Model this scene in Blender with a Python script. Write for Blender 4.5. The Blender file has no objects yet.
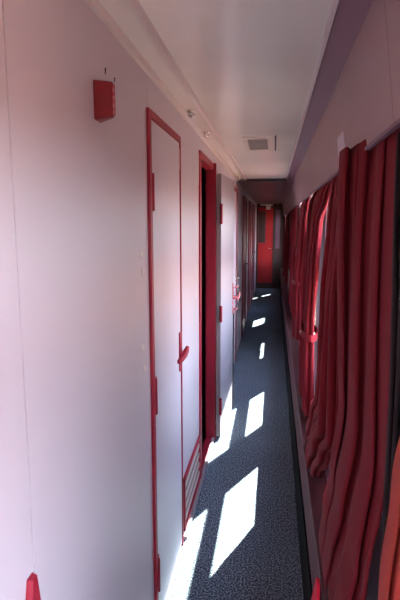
import bpy, bmesh, math, random
from mathutils import Vector, Matrix
random.seed(4)
C = bpy.context.scene.collection
sc = bpy.context.scene

# ------------------------------------------------------------------ materials
def mat(name, col, rough=.5, spec=.5, metal=0, noise=None, bump=None, coat=0):
    m = bpy.data.materials.new(name); m.use_nodes = True
    nt = m.node_tree; b = nt.nodes['Principled BSDF']
    b.inputs['Base Color'].default_value = (*col, 1)
    b.inputs['Roughness'].default_value = rough
    b.inputs['Specular IOR Level'].default_value = spec
    b.inputs['Metallic'].default_value = metal
    b.inputs['Coat Weight'].default_value = coat
    if noise or bump:
        tc = nt.nodes.new('ShaderNodeTexCoord')
    if noise:
        sca, col2, lo, hi = noise
        n = nt.nodes.new('ShaderNodeTexNoise'); n.inputs['Scale'].default_value = sca
        n.inputs['Detail'].default_value = 4
        r = nt.nodes.new('ShaderNodeValToRGB')
        r.color_ramp.elements[0].position = lo; r.color_ramp.elements[1].position = hi
        r.color_ramp.elements[0].color = (*col, 1); r.color_ramp.elements[1].color = (*col2, 1)
        nt.links.new(tc.outputs['Object'], n.inputs['Vector'])
        nt.links.new(n.outputs['Fac'], r.inputs['Fac'])
        nt.links.new(r.outputs['Color'], b.inputs['Base Color'])
    if bump:
        sca, st = bump
        n2 = nt.nodes.new('ShaderNodeTexNoise'); n2.inputs['Scale'].default_value = sca
        n2.inputs['Detail'].default_value = 3
        bp = nt.nodes.new('ShaderNodeBump'); bp.inputs['Strength'].default_value = st
        bp.inputs['Distance'].default_value = .01
        nt.links.new(tc.outputs['Object'], n2.inputs['Vector'])
        nt.links.new(n2.outputs['Fac'], bp.inputs['Height'])
        nt.links.new(bp.outputs['Normal'], b.inputs['Normal'])
    return m

M = {}
M['wall'] = mat('lavender_white_paint', (.61, .56, .61), .42, .4, noise=(1.7, (.58, .53, .58), .35, .75), bump=(3, .05))
M['leaf'] = mat('door_paint', (.60, .55, .62), .4, .4)
M['innerleaf'] = mat('darkened_leaf_paint', (.33, .305, .345), .4, .4)  # leaf paint darkened to offset the strong window light on the open door
M['ceil'] = mat('cream_laminate', (.86, .85, .76), .22, .55, noise=(2.2, (.81, .79, .70), .4, .7), bump=(2.0, .12))
M['cove'] = mat('mauve_paint', (.17, .085, .12), .45, .4)
M['panel'] = mat('upper_panel_paint', (.33, .215, .22), .4, .4, noise=(2.0, (.30, .19, .19), .4, .7))
M['moulding'] = mat('moulding_paint', (.70, .64, .60), .3, .5)
M['red'] = mat('red_gloss_paint', (.33, .014, .034), .45, .3, noise=(30, (.30, .012, .035), .4, .7), bump=(40, .1))
M['redbox'] = mat('red_box_paint', (.20, .010, .016), .45, .3, noise=(22, (.17, .008, .013), .4, .7))
M['redworn'] = mat('worn_red_paint', (.40, .05, .07), .5, .4, noise=(60, (.62, .34, .34), .45, .62))
M['brightred'] = mat('bright_red_cloth', (.80, .012, .05), .7, .3)
M['doorred'] = mat('end_door_red', (.38, .012, .012), .4, .5)
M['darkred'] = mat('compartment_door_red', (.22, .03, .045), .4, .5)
M['chrome'] = mat('chrome', (.72, .68, .62), .22, .5, 1)
M['dark'] = mat('dark_rubber', (.02, .018, .018), .7, .3)
M['grey'] = mat('grey_grille', (.19, .17, .155), .6, .3)
M['greypaint'] = mat('grey_edge_paint', (.30, .24, .26), .5, .4)
M['beige'] = mat('beige_louver', (.50, .38, .36), .45, .4)
M['alu'] = mat('brushed_aluminium', (.55, .53, .52), .4, .5, 1)
M['maroon'] = mat('maroon_casing', (.12, .038, .048), .55, .25)
M['plinth'] = mat('black_plinth', (.012, .012, .013), .85, .05)
M['white'] = mat('white_plastic', (.80, .78, .74), .4, .5)
M['cap'] = mat('cream_cap', (.78, .72, .70), .4, .5)
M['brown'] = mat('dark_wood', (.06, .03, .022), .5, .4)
M['ground'] = mat('brick_red_ballast', (.21, .105, .07), .9, .2, noise=(4, (.17, .085, .055), .4, .7))
M['greenwood'] = mat('foliage_dark', (.10, .12, .06), .9, .2)

def carpet():
    m = mat('speckled_carpet', (.1, .13, .16), .95, .15)
    nt = m.node_tree; b = nt.nodes['Principled BSDF']
    tc = nt.nodes.new('ShaderNodeTexCoord')
    n = nt.nodes.new('ShaderNodeTexNoise'); n.inputs['Scale'].default_value = 125; n.inputs['Detail'].default_value = 2
    r = nt.nodes.new('ShaderNodeValToRGB')
    e = r.color_ramp.elements
    e[0].position = .40; e[0].color = (.035, .052, .068, 1)
    e[1].position = .62; e[1].color = (.38, .46, .52, 1)
    mid = r.color_ramp.elements.new(.5); mid.color = (.13, .175, .215, 1)
    n2 = nt.nodes.new('ShaderNodeTexNoise'); n2.inputs['Scale'].default_value = 2.2
    mx = nt.nodes.new('ShaderNodeMixRGB'); mx.blend_type = 'MULTIPLY'; mx.inputs['Fac'].default_value = .35
    nt.links.new(tc.outputs['Object'], n.inputs['Vector']); nt.links.new(tc.outputs['Object'], n2.inputs['Vector'])
    nt.links.new(n.outputs['Fac'], r.inputs['Fac'])
    nt.links.new(r.outputs['Color'], mx.inputs['Color1']); nt.links.new(n2.outputs['Fac'], mx.inputs['Color2'])
    nt.links.new(mx.outputs['Color'], b.inputs['Base Color'])
    bp = nt.nodes.new('ShaderNodeBump'); bp.inputs['Strength'].default_value = .4; bp.inputs['Distance'].default_value = .004
    nt.links.new(n.outputs['Fac'], bp.inputs['Height']); nt.links.new(bp.outputs['Normal'], b.inputs['Normal'])
    return m
M['carpet'] = carpet()

def cloth(name, dif, tra, fac):
    m = bpy.data.materials.new(name); m.use_nodes = True
    nt = m.node_tree; b = nt.nodes['Principled BSDF']; out = nt.nodes['Material Output']
    tc = nt.nodes.new('ShaderNodeTexCoord')
    n = nt.nodes.new('ShaderNodeTexNoise'); n.inputs['Scale'].default_value = 260
    r = nt.nodes.new('ShaderNodeValToRGB')
    r.color_ramp.elements[0].position = .3; r.color_ramp.elements[0].color = (*[c*.75 for c in dif], 1)
    r.color_ramp.elements[1].position = .7; r.color_ramp.elements[1].color = (*[c*1.15 for c in dif], 1)
    nt.links.new(tc.outputs['Object'], n.inputs['Vector']); nt.links.new(n.outputs['Fac'], r.inputs['Fac'])
    nt.links.new(r.outputs['Color'], b.inputs['Base Color'])
    b.inputs['Roughness'].default_value = .8
    b.inputs['Specular IOR Level'].default_value = .2
    b.inputs['Sheen Weight'].default_value = .03
    b.inputs['Sheen Tint'].default_value = (.9, .25, .3, 1)
    t = nt.nodes.new('ShaderNodeBsdfTranslucent'); t.inputs['Color'].default_value = (*tra, 1)
    mix = nt.nodes.new('ShaderNodeMixShader'); mix.inputs['Fac'].default_value = fac
    nt.links.new(b.outputs['BSDF'], mix.inputs[1]); nt.links.new(t.outputs['BSDF'], mix.inputs[2])
    nt.links.new(mix.outputs['Shader'], out.inputs['Surface'])
    return m
M['velvet'] = cloth('wine_red_curtain_cloth', (.20, .010, .018), (.45, .02, .02), .10)
M['lining'] = cloth('black_lining_cloth', (.010, .006, .006), (.01, .005, .005), .05)
M['sheer'] = cloth('salmon_curtain_cloth', (.50, .075, .055), (.70, .18, .13), .26)

def glass():
    m = bpy.data.materials.new('window_glass'); m.use_nodes = True
    nt = m.node_tree; nt.nodes.remove(nt.nodes['Principled BSDF']); out = nt.nodes['Material Output']
    tr = nt.nodes.new('ShaderNodeBsdfTransparent'); tr.inputs['Color'].default_value = (.93, .95, .96, 1)
    gl = nt.nodes.new('ShaderNodeBsdfGlossy'); gl.inputs['Roughness'].default_value = .02
    fr = nt.nodes.new('ShaderNodeFresnel'); fr.inputs['IOR'].default_value = 1.45
    ge = nt.nodes.new('ShaderNodeNewGeometry'); mr = nt.nodes.new('ShaderNodeMapRange')   # same reflectance on both faces of the pane
    mr.inputs['To Min'].default_value = 1.35; mr.inputs['To Max'].default_value = 1/1.35
    nt.links.new(ge.outputs['Backfacing'], mr.inputs['Value']); nt.links.new(mr.outputs['Result'], fr.inputs['IOR'])
    mx = nt.nodes.new('ShaderNodeMixShader')
    nt.links.new(fr.outputs['Fac'], mx.inputs['Fac']); nt.links.new(tr.outputs['BSDF'], mx.inputs[1]); nt.links.new(gl.outputs['BSDF'], mx.inputs[2])
    nt.links.new(mx.outputs['Shader'], out.inputs['Surface'])
    return m
M['glass'] = glass()
M['darkceil'] = mat('far_ceiling_brown', (.10, .06, .055), .3, .5)


def perforated():
    m = mat('perforated_metal', (.15, .07, .08), .7, .06)
    nt = m.node_tree; b = nt.nodes['Principled BSDF']
    tc = nt.nodes.new('ShaderNodeTexCoord')
    mp = nt.nodes.new('ShaderNodeMapping'); mp.inputs['Scale'].default_value = (52, 52, 52)
    mp.inputs['Rotation'].default_value = (math.radians(45), 0, 0)
    v = nt.nodes.new('ShaderNodeTexVoronoi'); v.inputs['Randomness'].default_value = 0; v.inputs['Scale'].default_value = 1
    r = nt.nodes.new('ShaderNodeValToRGB'); r.color_ramp.interpolation = 'CONSTANT'
    r.color_ramp.elements[0].position = 0; r.color_ramp.elements[0].color = (.012, .008, .008, 1)
    r.color_ramp.elements[1].position = .40; r.color_ramp.elements[1].color = (.17, .075, .085, 1)
    nt.links.new(tc.outputs['Object'], mp.inputs['Vector']); nt.links.new(mp.outputs['Vector'], v.inputs['Vector'])
    nt.links.new(v.outputs['Distance'], r.inputs['Fac']); nt.links.new(r.outputs['Color'], b.inputs['Base Color'])
    return m
M['perf'] = perforated()

# ------------------------------------------------------------------ mesh helpers
class MB:
    def __init__(s): s.b = bmesh.new()
    def box(s, x0, x1, y0, y1, z0, z1, mtx=None):
        vs = [s.b.verts.new((x, y, z)) for x in (x0, x1) for y in (y0, y1) for z in (z0, z1)]
        for f in ((0,1,3,2),(4,6,7,5),(0,4,5,1),(2,3,7,6),(0,2,6,4),(1,5,7,3)):
            s.b.faces.new([vs[i] for i in f])
        if mtx: bmesh.ops.transform(s.b, matrix=mtx, verts=vs)
        return s
    def hexa(s, pts):          # 8 points: x-lo ring of 4 then x-hi ring of 4
        vs = [s.b.verts.new(p) for p in pts]
        for f in ((0,1,2,3),(4,7,6,5),(0,4,5,1),(1,5,6,2),(2,6,7,3),(3,7,4,0)):
            s.b.faces.new([vs[i] for i in f])
        return s
    def prism(s, prof, y0, y1):    # profile of (x, z), extruded along y
        a = [s.b.verts.new((x, y0, z)) for x, z in prof]; c = [s.b.verts.new((x, y1, z)) for x, z in prof]
        n = len(prof)
        s.b.faces.new(a); s.b.faces.new(c[::-1])
        for i in range(n): s.b.faces.new((a[i], c[i], c[(i+1) % n], a[(i+1) % n]))
        return s
    def lathe(s, prof, origin, axis, seg=20):   # profile (r, h) along axis
        axis = Vector(axis).normalized(); q = axis.to_track_quat('Z', 'Y').to_matrix(); o = Vector(origin)
        rings = []
        for r, h in prof:
            rings.append([s.b.verts.new(o + q @ Vector((r*math.cos(2*math.pi*k/seg), r*math.sin(2*math.pi*k/seg), h))) for k in range(seg)])
        for i in range(len(rings)-1):
            for k in range(seg):
                s.b.faces.new((rings[i][k], rings[i][(k+1) % seg], rings[i+1][(k+1) % seg], rings[i+1][k]))
        s.b.faces.new(rings[0][::-1]); s.b.faces.new(rings[-1])
        return s
    def tube(s, pts, rad, seg=10):
        pts = [Vector(p) for p in pts]; rings = []
        for i, p in enumerate(pts):
            d = (pts[min(i+1, len(pts)-1)] - pts[max(i-1, 0)]).normalized()
            q = d.to_track_quat('Z', 'Y').to_matrix()
            r = rad[i] if isinstance(rad, (list, tuple)) else rad
            rings.append([s.b.verts.new(p + q @ Vector((r*math.cos(2*math.pi*k/seg), r*math.sin(2*math.pi*k/seg), 0))) for k in range(seg)])
        for i in range(len(rings)-1):
            for k in range(seg):
                s.b.faces.new((rings[i][k], rings[i][(k+1) % seg], rings[i+1][(k+1) % seg], rings[i+1][k]))
        s.b.faces.new(rings[0][::-1]); s.b.faces.new(rings[-1])
        return s
    def build(s, name, m, parent=None, bevel=0, smooth=False, loc=None):
        bmesh.ops.recalc_face_normals(s.b, faces=s.b.faces)
        me = bpy.data.meshes.new(name)
        if smooth:
            for f in s.b.faces: f.smooth = True
        s.b.to_mesh(me); s.b.free()
        o = bpy.data.objects.new(name, me); C.objects.link(o); me.materials.append(m)
        if parent:
            o.parent = parent; o.matrix_parent_inverse = Matrix.Translation(parent.location).inverted() @ Matrix.Identity(4)
        if bevel:
            bv = o.modifiers.new('bevel', 'BEVEL'); bv.width = bevel; bv.segments = 2; bv.limit_method = 'ANGLE'
        return o
def empty(name, loc):
    o = bpy.data.objects.new(name, None); C.objects.link(o); o.location = loc; o.empty_display_size = .05
    return o
def tag(o, label, cat, group=None):
    o['label'] = label; o['category'] = cat
    if group: o['group'] = group
    return o
def struct(o, label=None):
    o['kind'] = 'structure'
    if label: o['label'] = label
    return o

# ------------------------------------------------------------------ dimensions (metres; y runs along the corridor)
XL, XR, XP, ZC = -.43, .262, .165, 2.11
Y0, Y1 = -1.7, 12.6
OPN0, OPN1, OPZ = 2.935, 3.52, 1.97       # the open doorway in the left wall

# ------------------------------------------------------------------ floor, ceiling, walls
struct(MB().box(-.475, .32, Y0-.05, Y1+.05, -.08, 0).build('floor', M['carpet']), 'blue grey speckled carpet floor of the corridor')
struct(MB().box(-.475, .40, Y0-.05, Y1+.05, ZC, ZC+.10).build('ceiling', M['ceil']), 'glossy cream corridor ceiling')

struct(MB().box(XL, .133, 5.90, Y1, ZC-.022, ZC).build('ceiling_far', M['darkceil']), 'dark brown slab under the ceiling over the far half of the corridor')  # far half of the ceiling covered by a darker brown slab
w = MB()
XB = XL-.045
for a, b in ((Y0, .793), (.797, 1.719), (1.722, 2.885)):
    w.box(XL-.02, XL, a, b, 0, ZC)
w.box(XB, XL-.004, Y0, 2.885, 0, ZC)
w.box(XB, XL, 2.885, OPN0-.02, 0, ZC)
w.box(XB, XL, OPN0-.02, OPN1+.02, OPZ+.02, ZC)
w.box(XB, XL, OPN1+.02, Y1, 0, ZC)
struct(w.build('wall_left', M['wall']), 'pale lavender wall of painted panels along the left of the corridor')

# the unlit compartment behind the open doorway
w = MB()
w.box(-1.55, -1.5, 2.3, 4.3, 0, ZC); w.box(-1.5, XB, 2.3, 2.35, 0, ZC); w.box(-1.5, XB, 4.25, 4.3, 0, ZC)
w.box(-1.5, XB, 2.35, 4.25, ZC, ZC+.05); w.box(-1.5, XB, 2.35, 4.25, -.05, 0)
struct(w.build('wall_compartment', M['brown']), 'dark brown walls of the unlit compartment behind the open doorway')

struct(MB().box(-.475, .32, Y0-.05, Y0, 0, ZC).build('wall_back', M['wall']))
struct(MB().box(-.475, .32, Y1, Y1+.05, 0, ZC).build('wall_far', M['brown']), 'dark wall closing the far end of the corridor')

# window openings: glass gap (y0, y1), sill, transom low / high, top
ZT = 1.825
WIN = [(-1.40, -.25, .76, 1.34, 1.5), (.10, .86, .76, 1.34, 1.5), (1.72, 2.62, .86, 1.34, 1.5), (3.11, 3.90, .87, 1.38, 1.54),
       (4.54, 5.41, .84, 1.21, 1.42), (6.70, 7.50, .93, 1.34, 1.5), (8.72, 9.44, 1.0, 1.50, 1.80), (11.45, 12.27, .76, 1.34, 1.5)]
XO = XR+.04
w = MB()
F = .03
prev = Y0
for (a, b, s, t0, t1) in WIN:
    w.box(XR, XO, prev, a-F-.03, 0, ZC)
    w.box(XR, XO, a-F-.03, b+F, 0, s-.035)
    w.box(XR, XO, a-F-.03, b+F, ZT+F, ZC)
    prev = b+F
w.box(XR, XO, prev, Y1, 0, ZC)
struct(w.build('wall_right', M['wall']), 'pale wall with the windows along the right of the corridor')
for i, (a, b, s, t0, t1) in enumerate(WIN):
    r = struct(empty('window_%d' % (i+1), (XR+.02, (a+b)/2, s)))
    m = MB()
    x0, x1 = XR+.012, XR+.036
    m.box(x0, x1, a-F-.03, a, s-.035, ZT+F); m.box(x0, x1, b, b+F, s-.035, ZT+F)
    m.box(x0, x1, a, b, s-.035, s); m.box(x0, x1, a, b, ZT, ZT+F)
    m.build('window_frame', M['alu'], r)
    MB().box(x0, x1, a, b, t0, t1).build('transom', M['alu'], r)
    MB().box(x0+.010, x0+.014, a, b, s, t0).build('pane', M['glass'], r)
    MB().box(x0+.010, x0+.014, a, b, t1, ZT).build('pane', M['glass'], r)

# upper panel that leans out over the curtains, in lengths with open joints, and the mauve cove above it
JO = [Y0, -.34, 1.08, 2.50, 3.92, 5.34, 6.76, 8.18, 9.60, 11.02, Y1]
w = MB()
for a, b in zip(JO[:-1], JO[1:]):
    w.prism([(.197, 2.065), (.232, 1.795), (.241, 1.795), (.212, 2.065)], a+.0015, b-.0015)
struct(w.build('wall_right_upper', M['panel']), 'mauve grey sloping panel above the curtains on the right')
struct(MB().prism([(.197, 2.065), (.133, ZC), (.212, ZC), (.212, 2.065)], Y0, Y1).build('trim_1', M['cove']), 'mauve cove strip where the ceiling meets the right panel')
struct(MB().box(.123, .137, Y0, Y1, ZC-.007, ZC).build('trim_2', M['moulding'], bevel=.002), 'pale bead along the right edge of the ceiling')
struct(MB().box(.228, .241, Y0, Y1, 1.787, 1.797).build('trim_3', M['cove'], bevel=.002), 'metal edge along the bottom of the upper right panel')
struct(MB().prism([(XL, ZC-.016), (XL+.012, ZC-.014), (XL+.02, ZC), (XL, ZC)], Y0, 5.9).build('trim_4', M['moulding']), 'cream cornice along the top of the left wall')
struct(MB().prism([(-.345, ZC), (-.341, ZC-.010), (-.326, ZC-.010), (-.320, ZC)], Y0, 5.86).build('trim_5', M['moulding']), 'raised cream strip running along the ceiling left of its middle')
struct(MB().box(-.32, .123, 5.86, 5.90, ZC-.026, ZC).build('trim_6', M['dark']), 'dark joint across the ceiling halfway down the corridor')
struct(MB().box(XL, XL+.022, 2.31, OPN1+.02, 0, .022).build('trim_7', M['greypaint'], bevel=.004), 'grey floor strip below the louvred grille')

# heater casing along the foot of the window wall
r = tag(empty('heater_casing', (.21, 5, 0)), 'long maroon heater casing with perforated strip under the windows', 'heater casing')
MB().box(XP+.012, XR, Y0, Y1, 0, .52).build('casing', M['maroon'], r)
MB().box(XP-.006, XP+.012, Y0, Y1, 0, .27).build('plinth', M['plinth'], r)
MB().box(XP+.002, XP+.012, Y0, Y1, .275, .505).build('grille', M['perf'], r)
MB().box(XP-.002, XP+.014, Y0, Y1, .505, .525).build('top_edge', M['maroon'], r, bevel=.003)
MB().box(XR-.016, XR, Y0, Y1, .52, .532).build('wall_bead', M['cove'], r)

# ------------------------------------------------------------------ door_1 : the closed narrow door
def hinge(parent, x, y, z0, z1, m, red=None):
    o = MB().lathe([(.006, 0), (.0075, .004), (.0075, z1-z0-.004), (.006, z1-z0)], (x, y, z0), (0, 0, 1), 12).build('hinge', m, parent, smooth=False)
    return o
d = struct(empty('door_1', (XL, 2.0, 0)), 'closed white narrow door with a red frame on the left wall')
MB().box(XL+.001, XL+.006, 1.73, 2.262, .02, 1.955).build('leaf', M['leaf'], d)
f = MB(); f.box(XL, XL+.011, 1.698, 1.728, 0, 1.985); f.box(XL, XL+.011, 2.264, 2.278, 0, 1.985); f.box(XL, XL+.011, 1.728, 2.264, 1.958, 1.985)
f.build('door_frame', M['red'], d, bevel=.002)
for z0, z1 in ((1.645, 1.775), (.90, 1.04), (.17, .315)):
    h = MB().box(XL+.006, XL+.009, 1.732, 1.758, z0, z1)
    ho = h.build('hinge', M['red'], d, bevel=.001)
    MB().lathe([(.005, 0), (.0075, .004), (.0075, z1-z0-.004), (.005, z1-z0)], (XL+.010, 1.732, z0), (0, 0, 1), 12).build('hinge_pin', M['red'], ho, smooth=False)
lp = MB().box(XL+.006, XL+.012, 2.215, 2.250, .92, 1.105).build('lock_plate', M['red'], d, bevel=.002)
hd = MB()
hd.lathe([(.016, 0), (.016, .008), (.011, .011), (.011, .020)], (XL+.012, 2.232, 1.0), (1, 0, 0), 16)
hd.tube([(XL+.012, 2.175, .976), (XL+.020, 2.205, .982), (XL+.029, 2.232, .996), (XL+.036, 2.25, 1.014), (XL+.040, 2.26, 1.032)], [.009, .013, .015, .013, .008], 12)
hd.build('handle', M['red'], lp, smooth=True)
MB().box(XL+.006, XL+.010, 2.236, 2.250, 1.84, 1.93).build('catch', M['cap'], d, bevel=.002, smooth=False)

# louvred grille low on the wall between the two doors
g = tag(empty('louvred_grille', (XL, 2.66, .05)), 'beige louvred grille in a red frame low on wall between the two doors', 'grille')
f = MB()
ga, gb, gz0, gz1 = 2.315, 2.875, .045, .325
f.box(XL, XL+.014, ga, gb, gz1-.014, gz1); f.box(XL, XL+.014, ga, gb, gz0, gz0+.012)
f.box(XL, XL+.014, ga, ga+.018, gz0, gz1); f.box(XL, XL+.014, gb-.018, gb, gz0, gz1)
f.build('frame', M['red'], g, bevel=.0015)
MB().box(XL, XL+.002, ga+.018, gb-.018, gz0+.012, gz1-.014).build('backing', M['brown'], g)
for k in range(4):
    z = gz0+.026+k*.060
    MB().prism([(XL+.001, z), (XL+.006, z-.002), (XL+.007, z+.024), (XL+.001, z+.028)], ga+.012, gb-.018).build('slat', M['beige'], g)

# ------------------------------------------------------------------ door_2 : red framed doorway, leaf swung right back along the wall
d = struct(empty('door_2', (XL, 3.25, 0)), 'red framed doorway with its pale door swung open against the wall')
f = MB()
f.box(XB, XL+.010, OPN0-.045, OPN0, 0, OPZ+.045); f.box(XB, XL+.027, OPN1, OPN1+.03, 0, OPZ+.045)
f.box(XB, XL+.010, OPN0, OPN1, OPZ, OPZ+.045)
f.box(XB, XL+.004, OPN0, OPN1, 0, .02)
f.build('door_frame', M['red'], d, bevel=.002)
ax = Vector((XL+.048, OPN1+.016, 0)); ang = math.atan2(.045, .64)
T = Matrix.Translation(ax) @ Matrix.Rotation(-ang, 4, 'Z')
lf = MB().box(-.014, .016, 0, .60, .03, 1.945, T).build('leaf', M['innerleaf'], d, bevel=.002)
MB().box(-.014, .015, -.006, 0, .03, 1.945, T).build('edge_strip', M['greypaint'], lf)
for z0, z1 in ((1.60, 1.74), (.90, 1.02), (.20, .33)):
    ho = MB().box(.006, .019, -.011, -.006, z0, z1, T).build('hinge', M['darkred'], d, bevel=.001)
    MB().lathe([(.007, 0), (.009, .004), (.009, z1-z0-.004), (.007, z1-z0)], T @ Vector((.02, -.014, z0)), (0, 0, 1), 12).build('hinge_pin', M['red'], ho)
lp = MB().box(.016, .022, .545, .585, .86, 1.12, T).build('lock_plate', M['redworn'], d, bevel=.002)
hd = MB()
P = lambda x, y, z: T @ Vector((x, y, z))
hd.lathe([(.016, 0), (.016, .012), (.010, .016), (.010, .03)], P(.022, .565, 1.0), (1, 0, 0), 14)
hd.tube([P(.055, .56, .98), P(.058, .58, 1.0), P(.06, .62, 1.01), P(.058, .66, 1.03)], [.011, .014, .013, .009], 10)
hd.tube([P(.03, .56, 1.08), P(.05, .57, 1.09), P(.055, .60, 1.085)], [.008, .010, .008], 10)
hd.tube([P(.026, .565, .90), P(.045, .57, .905), P(.05, .59, .90)], [.008, .009, .007], 10)
hd.build('handle', M['redworn'], lp, smooth=True)
MB().box(.016, .024, .588, .598, .03, .86, T).build('dark_edge', M['dark'], lf)  # dark strip down the lower far edge of the leaf
tag(MB().box(XL-.002, XL+.003, OPN0-.074, OPN0-.060, 1.82, 1.99).build('tape_strip', M['white']), 'short strip of white tape beside top of the red doorway frame', 'tape')

# further compartment doors down the left wall
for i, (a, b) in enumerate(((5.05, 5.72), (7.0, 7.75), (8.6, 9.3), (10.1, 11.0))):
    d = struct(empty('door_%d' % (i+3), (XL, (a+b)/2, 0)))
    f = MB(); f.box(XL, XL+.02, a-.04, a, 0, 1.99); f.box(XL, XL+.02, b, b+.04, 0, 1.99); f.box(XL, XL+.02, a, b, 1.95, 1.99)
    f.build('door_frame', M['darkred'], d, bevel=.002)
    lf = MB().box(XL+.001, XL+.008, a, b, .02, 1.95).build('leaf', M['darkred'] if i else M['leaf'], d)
    MB().box(XL+.008, XL+.014, b-.07, b-.03, .92, 1.1).build('lock_plate', M['chrome'], d, bevel=.002)
    MB().tube([(XL+.012, b-.05, 1.0), (XL+.045, b-.05, 1.0), (XL+.048, b-.10, 1.0), (XL+.045, b-.15, 1.0)], .008, 8).build('handle', M['chrome'], d, smooth=True)

# end door
YE = Y1
d = struct(empty('door_7', (-.22, YE, 0)), 'bright red door at the far end of the corridor')
MB().box(-.385, -.02, YE-.02, YE, .14, 2.0).build('leaf', M['doorred'], d, bevel=.003)
MB().box(-.385, -.02, YE-.022, YE, .01, .14).build('kick_plate', M['brown'], d)
f = MB(); f.box(-.425, -.385, YE-.04, YE, 0, 2.04); f.box(-.02, .02, YE-.04, YE, 0, 2.04); f.box(-.385, -.02, YE-.04, YE, 2.0, 2.04)
f.build('door_frame', M['brown'], d, bevel=.003)
wf = MB().box(-.385, -.20, YE-.03, YE-.02, 1.12, 1.93).build('door_window', M['darkred'], d, bevel=.008)
MB().box(-.372, -.215, YE-.034, YE-.03, 1.15, 1.90).build('pane', M['brown'], wf)
MB().tube([(-.06, YE-.02, 1.0), (-.06, YE-.06, 1.0), (-.10, YE-.065, 1.0), (-.13, YE-.06, 1.0)], .01, 8).build('handle', M['chrome'], d, smooth=True)
s = tag(empty('sign_lamp', (-.18, YE-.08, 2.03)), 'small cream lamp bar with a square box above the far red door', 'lamp')
MB().box(-.34, -.04, YE-.08, YE-.04, 2.045, 2.075).build('bar', M['cap'], s, bevel=.004)
MB().box(-.20, -.09, YE-.10, YE-.04, 1.95, 2.045).build('box', M['cap'], s, bevel=.006)
p = tag(empty('notice_board', (.09, YE-.02, 1.1)), 'narrow mauve notice board on dark end wall right of the red door', 'notice board')
MB().box(.035, .155, YE-.02, YE, 1.0, 1.95).build('board', M['cove'], p)
f = MB(); f.box(.03, .04, YE-.026, YE, .99, 1.96); f.box(.15, .16, YE-.026, YE, .99, 1.96); f.box(.04, .15, YE-.026, YE, 1.95, 1.96); f.box(.04, .15, YE-.026, YE, .99, 1.0)
f.build('frame', M['brown'], p)

# ------------------------------------------------------------------ small things on the left wall and the ceiling
b = tag(empty('wall_box', (XL, 1.22, 1.84)), 'dark red tapered box mounted high on the left wall', 'wall box')
x0, x1 = XL, XL+.046
MB().hexa([(x0, 1.192, 1.846), (x0, 1.24, 1.846), (x0, 1.24, 1.938), (x0, 1.192, 1.938),
           (x1, 1.198, 1.853), (x1, 1.214, 1.853), (x1, 1.214, 1.933), (x1, 1.198, 1.933)]).build('body', M['redbox'], b, bevel=.004)
MB().hexa([(x1, 1.199, 1.856), (x1, 1.213, 1.856), (x1, 1.213, 1.930), (x1, 1.199, 1.930),
           (x1+.003, 1.201, 1.859), (x1+.003, 1.211, 1.859), (x1+.003, 1.211, 1.927), (x1+.003, 1.201, 1.927)]).build('worn_front', M['redworn'], b, bevel=.001)['label'] = 'scratched pinkish front face'
for k, (y, z0, z1, lab) in enumerate(((1.285, 1.975, 1.99, 'thin dark scratch above the red wall box, nearer the box'), (1.36, 1.975, 1.987, 'thin dark scratch right of the red wall box top'))):
    tag(MB().tube([(XL, y, z0), (XL+.001, y+.002, z1)], .0016, 6).build('wall_scratch', M['dark']), lab, 'wall_mark')  # scratches on the wall, modelled as thin dark strips
l = tag(empty('door_latch', (XL, .76, .86)), 'red wedge shaped latch at the lower left edge of the wall', 'latch')
MB().hexa([(XL, .725, .80), (XL, .79, .80), (XL, .785, .965), (XL, .763, .965),
           (XL+.022, .725, .80), (XL+.022, .79, .80), (XL+.012, .783, .962), (XL+.012, .766, .962)]).build('body', M['red'], l, bevel=.002)
MB().box(XL-.002, XL+.004, .72, .80, .79, .85).build('back_plate', M['red'], l, bevel=.001)
CAPS = ((1.60, 1.50, 'topmost of the four small cream screw caps left of the closed door'),
        (1.608, 1.443, 'second from top of the four cream screw caps left of the closed door'),
        (1.595, 1.187, 'third from top of the four cream screw caps left of the closed door'),
        (1.608, 1.113, 'lowest of the four cream screw caps left of the closed door'))
for y, z, lab in CAPS:
    tag(MB().lathe([(.014, 0), (.014, .002), (.010, .005), (.002, .0065)], (XL-.001, y, z), (1, 0, 0), 16).build('screw_cap', M['cap'], smooth=True), lab, 'screw cap', 'screw caps left of the closed door')
KN = ((2.34, 'chrome domed ceiling stud nearest the camera'), (2.87, 'second chrome domed ceiling stud, just beyond the nearest one'), (5.55, 'chrome domed ceiling stud far down the corridor near the dark joint'))
for y, lab in KN:
    k = tag(empty('ceiling_stud', (-.383, y, ZC)), lab, 'ceiling stud', 'chrome studs on the ceiling strip')
    MB().lathe([(.021, 0), (.020, .006), (.014, .009)], (-.383, y, ZC), (0, 0, -1), 20).build('collar', M['chrome'], k, smooth=True)
    MB().lathe([(.013, .008), (.016, .018), (.014, .027), (.007, .032)], (-.383, y, ZC), (0, 0, -1), 20).build('dome', M['chrome'], k, smooth=True)
v = tag(empty('air_vent', (-.11, 3.35, ZC)), 'square ceiling air vent with pale frame and grey grille', 'vent')
f = MB(); a, b_, c, e = -.195, -.025, 3.08, 3.64
f.box(a, b_, c, c+.06, ZC-.008, ZC); f.box(a, b_, e-.06, e, ZC-.008, ZC); f.box(a, a+.025, c+.06, e-.06, ZC-.008, ZC); f.box(b_-.025, b_, c+.06, e-.06, ZC-.008, ZC)
f.build('frame', M['ceil'], v, bevel=.003)
MB().box(a+.025, b_-.025, c+.06, e-.06, ZC-.003, ZC).build('grille', M['grey'], v)
px = lambda z: .197+.035*(2.065-z)/.27
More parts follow.
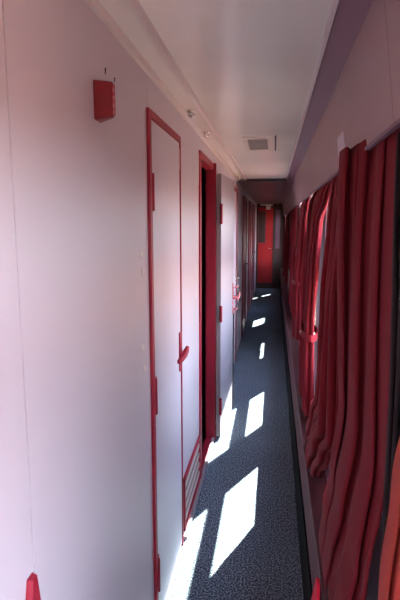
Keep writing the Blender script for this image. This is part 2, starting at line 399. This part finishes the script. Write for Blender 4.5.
tag(MB().hexa([(px(1.84)-.0015, 1.74, 1.84), (px(1.84)-.0015, 1.92, 1.84), (px(1.90)-.0015, 1.90, 1.90), (px(1.90)-.0015, 1.75, 1.90),
               (px(1.84)+.001, 1.74, 1.84), (px(1.84)+.001, 1.92, 1.84), (px(1.90)+.001, 1.90, 1.90), (px(1.90)+.001, 1.75, 1.90)]).build('panel_highlight', M['wall']), 'small pale painted highlight on the sloping upper right panel just above the nearest red curtain', 'panel_highlight')  # pale plate standing in for a highlight on the panel
tag(MB().box(-.006, .004, 3.06, 3.66, ZC-.002, ZC).build('ceiling_slot', M['dark']), 'narrow black slot in the ceiling right of the vent', 'slot')

# ------------------------------------------------------------------ curtains
rl = tag(empty('curtain_rail', (.252, 5, 1.81)), 'thin metal curtain rail under the sloping upper right panel', 'curtain rail')
MB().tube([(.2585, Y0, 1.812), (.2585, Y1, 1.812)], .003, 8).build('rod', M['greypaint'], rl)

def interp(keys, z):
    keys = sorted(keys, key=lambda k: -k[0])
    if z >= keys[0][0]: return keys[0][1:]
    for p, q in zip(keys[:-1], keys[1:]):
        if p[0] >= z >= q[0]:
            t = (p[0]-z)/(p[0]-q[0]); t = t*t*(3-2*t)
            return [u+(v_-u)*t for u, v_ in zip(p[1:], q[1:])]
    return keys[-1][1:]
def curtain_mesh(keys, folds, seed, lean=0.0, nz=48):
    """keys: (z, y centre, width, x centre, fold depth) from the top down"""
    rnd = random.Random(seed)
    nf = int(math.ceil(folds))+2
    dep = [rnd.uniform(.55, 1.25) for _ in range(nf)]          # every fold has its own depth, width and drift
    wid = [rnd.uniform(.7, 1.35) for _ in range(nf)]; tot = sum(wid)
    edge = [0]
    for q in wid: edge.append(edge[-1]+q/tot)
    dr = [rnd.uniform(-1, 1) for _ in range(nf)]; fz = [rnd.uniform(2.2, 5.0) for _ in range(nf)]
    ph = rnd.uniform(0, 6.28)
    nu = nf*12
    zs = [keys[0][0]+(keys[-1][0]-keys[0][0])*j/nz for j in range(nz+1)]
    m = MB(); grid = []
    for z in zs:
        yc, wd, xc, am = interp(keys, z); row = []
        for i in range(nu+1):
            k = min(i//12, nf-1); t = (i-k*12)/12
            u = edge[k]+(edge[k+1]-edge[k])*t
            s = math.sin(2*math.pi*t)
            k2 = k if t > .5 else max(k-1, 0)
            d = dep[k]*(1-.25*math.sin(fz[k]*z+ph+dr[k]))
            x = xc+am*d*s*(.85+.15*math.cos(4*math.pi*t)) + .25*am*math.sin(7.1*u+2.3*z+ph) + lean*max(0, u-.42)/.58*min(1, max(0, (z-.56)/1.1))
            y = yc+(u-.5)*wd+.35*wd/nf*dr[k]*math.sin(math.pi*t)*math.sin(fz[k]*z) - .22*wd/nf*math.sin(4*math.pi*t)
            row.append(m.b.verts.new((x, y, z+.008*s*(z < zs[-1]+.03))))
        grid.append(row)
    for j in range(nz):
        for i in range(nu):
            m.b.faces.new((grid[j][i], grid[j][i+1], grid[j+1][i+1], grid[j+1][i]))
    return m
def curtain(keys, folds, seed, label, tie=None, lean=0, m='velvet', group='wine red window curtains'):
    if keys[0][0] == ZR:      # gathered heading on the rail, tucked up behind the upper panel
        q = keys[0]; keys = [(1.845, q[1], q[2], .252, .0035), (1.805, q[1], q[2], .252, .004), (1.778, q[1], q[2], .240, .009)] + list(keys[1:])
    r = tag(empty('curtain', (keys[-1][3], keys[-1][1], keys[-1][0])), label, 'curtain', group)
    o = curtain_mesh(keys, folds, seed, lean).build('fabric', M[m], r, smooth=True)
    s_ = o.modifiers.new('thickness', 'SOLIDIFY'); s_.thickness = .003; s_.offset = 0
    if tie:
        yc, wd, xc, am = interp(keys, tie)
        b = MB(); n = 28; rings = []
        for k in range(n):
            t = 2*math.pi*k/n
            cx, cy = xc+(am+.010)*math.cos(t), yc+(wd/2+.012)*math.sin(t)
            nx, ny = math.cos(t)*.004, math.sin(t)*.004
            rings.append([b.b.verts.new(p) for p in ((cx-nx, cy-ny, tie-.018), (cx+nx, cy+ny, tie-.018), (cx+nx, cy+ny, tie+.018), (cx-nx, cy-ny, tie+.018))])
        for k in range(n):
            for q in range(4):
                b.b.faces.new((rings[k][q], rings[k][(q+1) % 4], rings[(k+1) % n][(q+1) % 4], rings[(k+1) % n][q]))
        tb = b.build('tieback', M[m], r)
        MB().lathe([(.006, 0), (.008, .003), (.004, .008)], (xc-am-.013, yc-.02, tie), (-1, 0, 0), 12).build('stud', M['chrome'], tb, smooth=True)
    return r
ZR = 1.80
curtain([(ZR+.015, 1.345, .49, .250, .008), (1.45, 1.34, .50, .248, .012), (1.05, 1.335, .51, .246, .013), (.80, 1.33, .52, .213, .012), (.66, 1.33, .53, .188, .006), (.545, 1.33, .54, .174, .004)], 1, 3,
        'large dark wine red curtain hanging nearest the camera, filling the right side', lean=-.055)
curtain([(ZR, .955, .17, .250, .006), (1.2, .955, .17, .252, .006), (.60, .955, .17, .252, .006)], 2, 9,
        'narrow black curtain lining hanging between the nearest red curtain and the orange one', m='lining', group='black curtain linings')
curtain([(ZR, .66, .20, .236, .006), (1.42, .67, .24, .236, .006), (1.12, .73, .36, .234, .008), (.9, .74, .40, .228, .009), (.55, .74, .40, .226, .009)], 2, 8,
        'orange salmon curtain glowing at the lower right edge, beside the dark nearest curtain', m='sheer', group='salmon curtains')
curtain([(ZR, 1.91, .58, .247, .010), (1.6, 1.84, .40, .222, .018), (1.3, 1.84, .38, .212, .028), (1.05, 1.85, .42, .212, .034), (.88, 1.88, .50, .21, .036), (.76, 2.01, .48, .195, .034), (.57, 2.18, .40, .186, .036)], 4, 12,
        'wine red curtain with straight pleats flaring at its hem, second from the camera')
curtain([(ZR, 2.74, 1.02, .247, .010), (1.72, 2.74, 1.02, .228, .020), (1.6, 2.67, .50, .21, .028), (1.4, 2.68, .47, .202, .032), (1.10, 2.73, .34, .20, .03), (.85, 2.75, .36, .20, .034), (.60, 2.75, .44, .20, .034)], 5, 21,
        'bright wine red curtain gathered to a waist, third from the camera', tie=1.02)
curtain([(ZR, 4.07, .72, .247, .010), (1.73, 4.07, .72, .230, .018), (1.62, 4.15, .52, .226, .022), (1.45, 4.17, .42, .224, .026), (1.13, 4.17, .24, .205, .028), (.9, 4.16, .34, .203, .034), (.68, 4.16, .40, .203, .034)], 4, 33,
        'curtain with an orange lit fold, tied at its waist, fourth from the camera', tie=1.13)
FAR = lambda y, w_, z1: [(ZR, y, w_, .247, .008), (1.72, y, w_, .234, .014), (1.1, y, w_*.9, .228, .020), (z1, y, w_*.94, .222, .022)]
DRAWN = lambda y, w_, z1: [(ZR, y, w_, .246, .008), (z1, y, w_, .238, .013)]
curtain(FAR(5.80, .62, .62), 5, 41, 'dark curtain just beyond the second floor sunlight patch, fifth from the camera')
curtain(FAR(6.38, .42, .62), 4, 44, 'dark curtain halfway down the corridor, sixth from the camera')
curtain(DRAWN(6.86, .48, .947), 5, 52, 'short drawn curtain over the half corridor window, its nearer half')
curtain(DRAWN(7.37, .48, .947), 5, 53, 'short drawn curtain over the half corridor window, its farther half')
curtain(FAR(8.50, .62, .62), 5, 61, 'dark curtain on the near side of the window lighting the far floor patch')
curtain(FAR(9.80, .56, .62), 5, 67, 'dark curtain on the far side of the window lighting the far floor patch')
curtain(DRAWN(11.58, .56, .66), 5, 71, 'drawn curtain on the last window before the red end door, nearer half')
curtain(DRAWN(11.95, .14, .66), 4, 73, 'drawn curtain on the last window before the red end door, farther half')

tag(MB().hexa([(.150, 1.43, .524), (.150, 1.40, .524), (.150, 1.33, .20), (.150, 1.66, .20), (.1595, 1.43, .524), (.1595, 1.40, .524), (.1595, 1.33, .20), (.1595, 1.66, .20)]).build('red_cloth', M['brightred']), 'bright red pointed cloth hanging against the heater casing beside the nearest curtain', 'cloth')

# ------------------------------------------------------------------ outside: the ground the carriage stands above
struct(MB().box(-60, 120, -80, 100, -1.5, -1.3).build('ground', M['ground']), 'gravel ground outside the carriage windows')

# ------------------------------------------------------------------ light: sun and sky through the windows
kx, ky = .40, .81
sun = bpy.data.lights.new('sun', 'SUN'); sun.energy = 54; sun.angle = math.radians(.55); sun.color = (1, .95, .88)
so = bpy.data.objects.new('sun', sun); C.objects.link(so)
so.rotation_euler = Vector((-kx, -ky, -1)).to_track_quat('-Z', 'Y').to_euler()
wd = bpy.data.worlds.new('sky'); sc.world = wd; wd.use_nodes = True
nt = wd.node_tree; bg = nt.nodes['Background']
tc = nt.nodes.new('ShaderNodeTexCoord'); sx = nt.nodes.new('ShaderNodeSeparateXYZ'); cr = nt.nodes.new('ShaderNodeValToRGB')   # bright hazy sky, bluer overhead
cr.color_ramp.elements[0].position = 0.0; cr.color_ramp.elements[0].color = (.92, .93, 1.0, 1)
cr.color_ramp.elements[1].position = .9; cr.color_ramp.elements[1].color = (.50, .62, 1.0, 1)
nt.links.new(tc.outputs['Generated'], sx.inputs['Vector']); nt.links.new(sx.outputs['Z'], cr.inputs['Fac'])
mv = nt.nodes.new('ShaderNodeMapRange'); mv.inputs['From Min'].default_value = -.6; mv.inputs['From Max'].default_value = .7   # sky brightened rearward and dimmed ahead, added to even the left wall light
mv.inputs['To Min'].default_value = 1.40; mv.inputs['To Max'].default_value = .55
ml = nt.nodes.new('ShaderNodeMixRGB'); ml.blend_type = 'MULTIPLY'; ml.inputs['Fac'].default_value = 1
nt.links.new(sx.outputs['Y'], mv.inputs['Value']); nt.links.new(cr.outputs['Color'], ml.inputs['Color1']); nt.links.new(mv.outputs['Result'], ml.inputs['Color2'])
nt.links.new(ml.outputs['Color'], bg.inputs['Color']); bg.inputs['Strength'].default_value = 9.5

# ------------------------------------------------------------------ camera
cam = bpy.data.cameras.new('camera'); co = bpy.data.objects.new('camera', cam); C.objects.link(co)
cam.sensor_fit = 'VERTICAL'; cam.sensor_height = 36; cam.lens = 500/600*36; cam.clip_start = .02
Rw = ((0.98946306, -0.02025955, -0.14336108), (0.14477778, 0.14869069, 0.97822823), (-0.00149799, 0.9886762, -0.15005708))
rot = Matrix([[r[0], r[1], -r[2]] for r in Rw])    # columns: camera right, up, back in world axes
co.matrix_world = Matrix.Translation((0, 0, 1.6)) @ rot.to_4x4()
sc.camera = co

sc.cycles.use_denoising = True
sc.cycles.max_bounces = 12; sc.cycles.diffuse_bounces = 8; sc.cycles.glossy_bounces = 4; sc.cycles.transparent_max_bounces = 12
sc.cycles.sample_clamp_indirect = 10
sc.view_settings.view_transform = 'Standard'; sc.view_settings.look = 'None'; sc.view_settings.gamma = 1
sc.view_settings.use_curve_mapping = False
sc.view_settings.exposure = .6
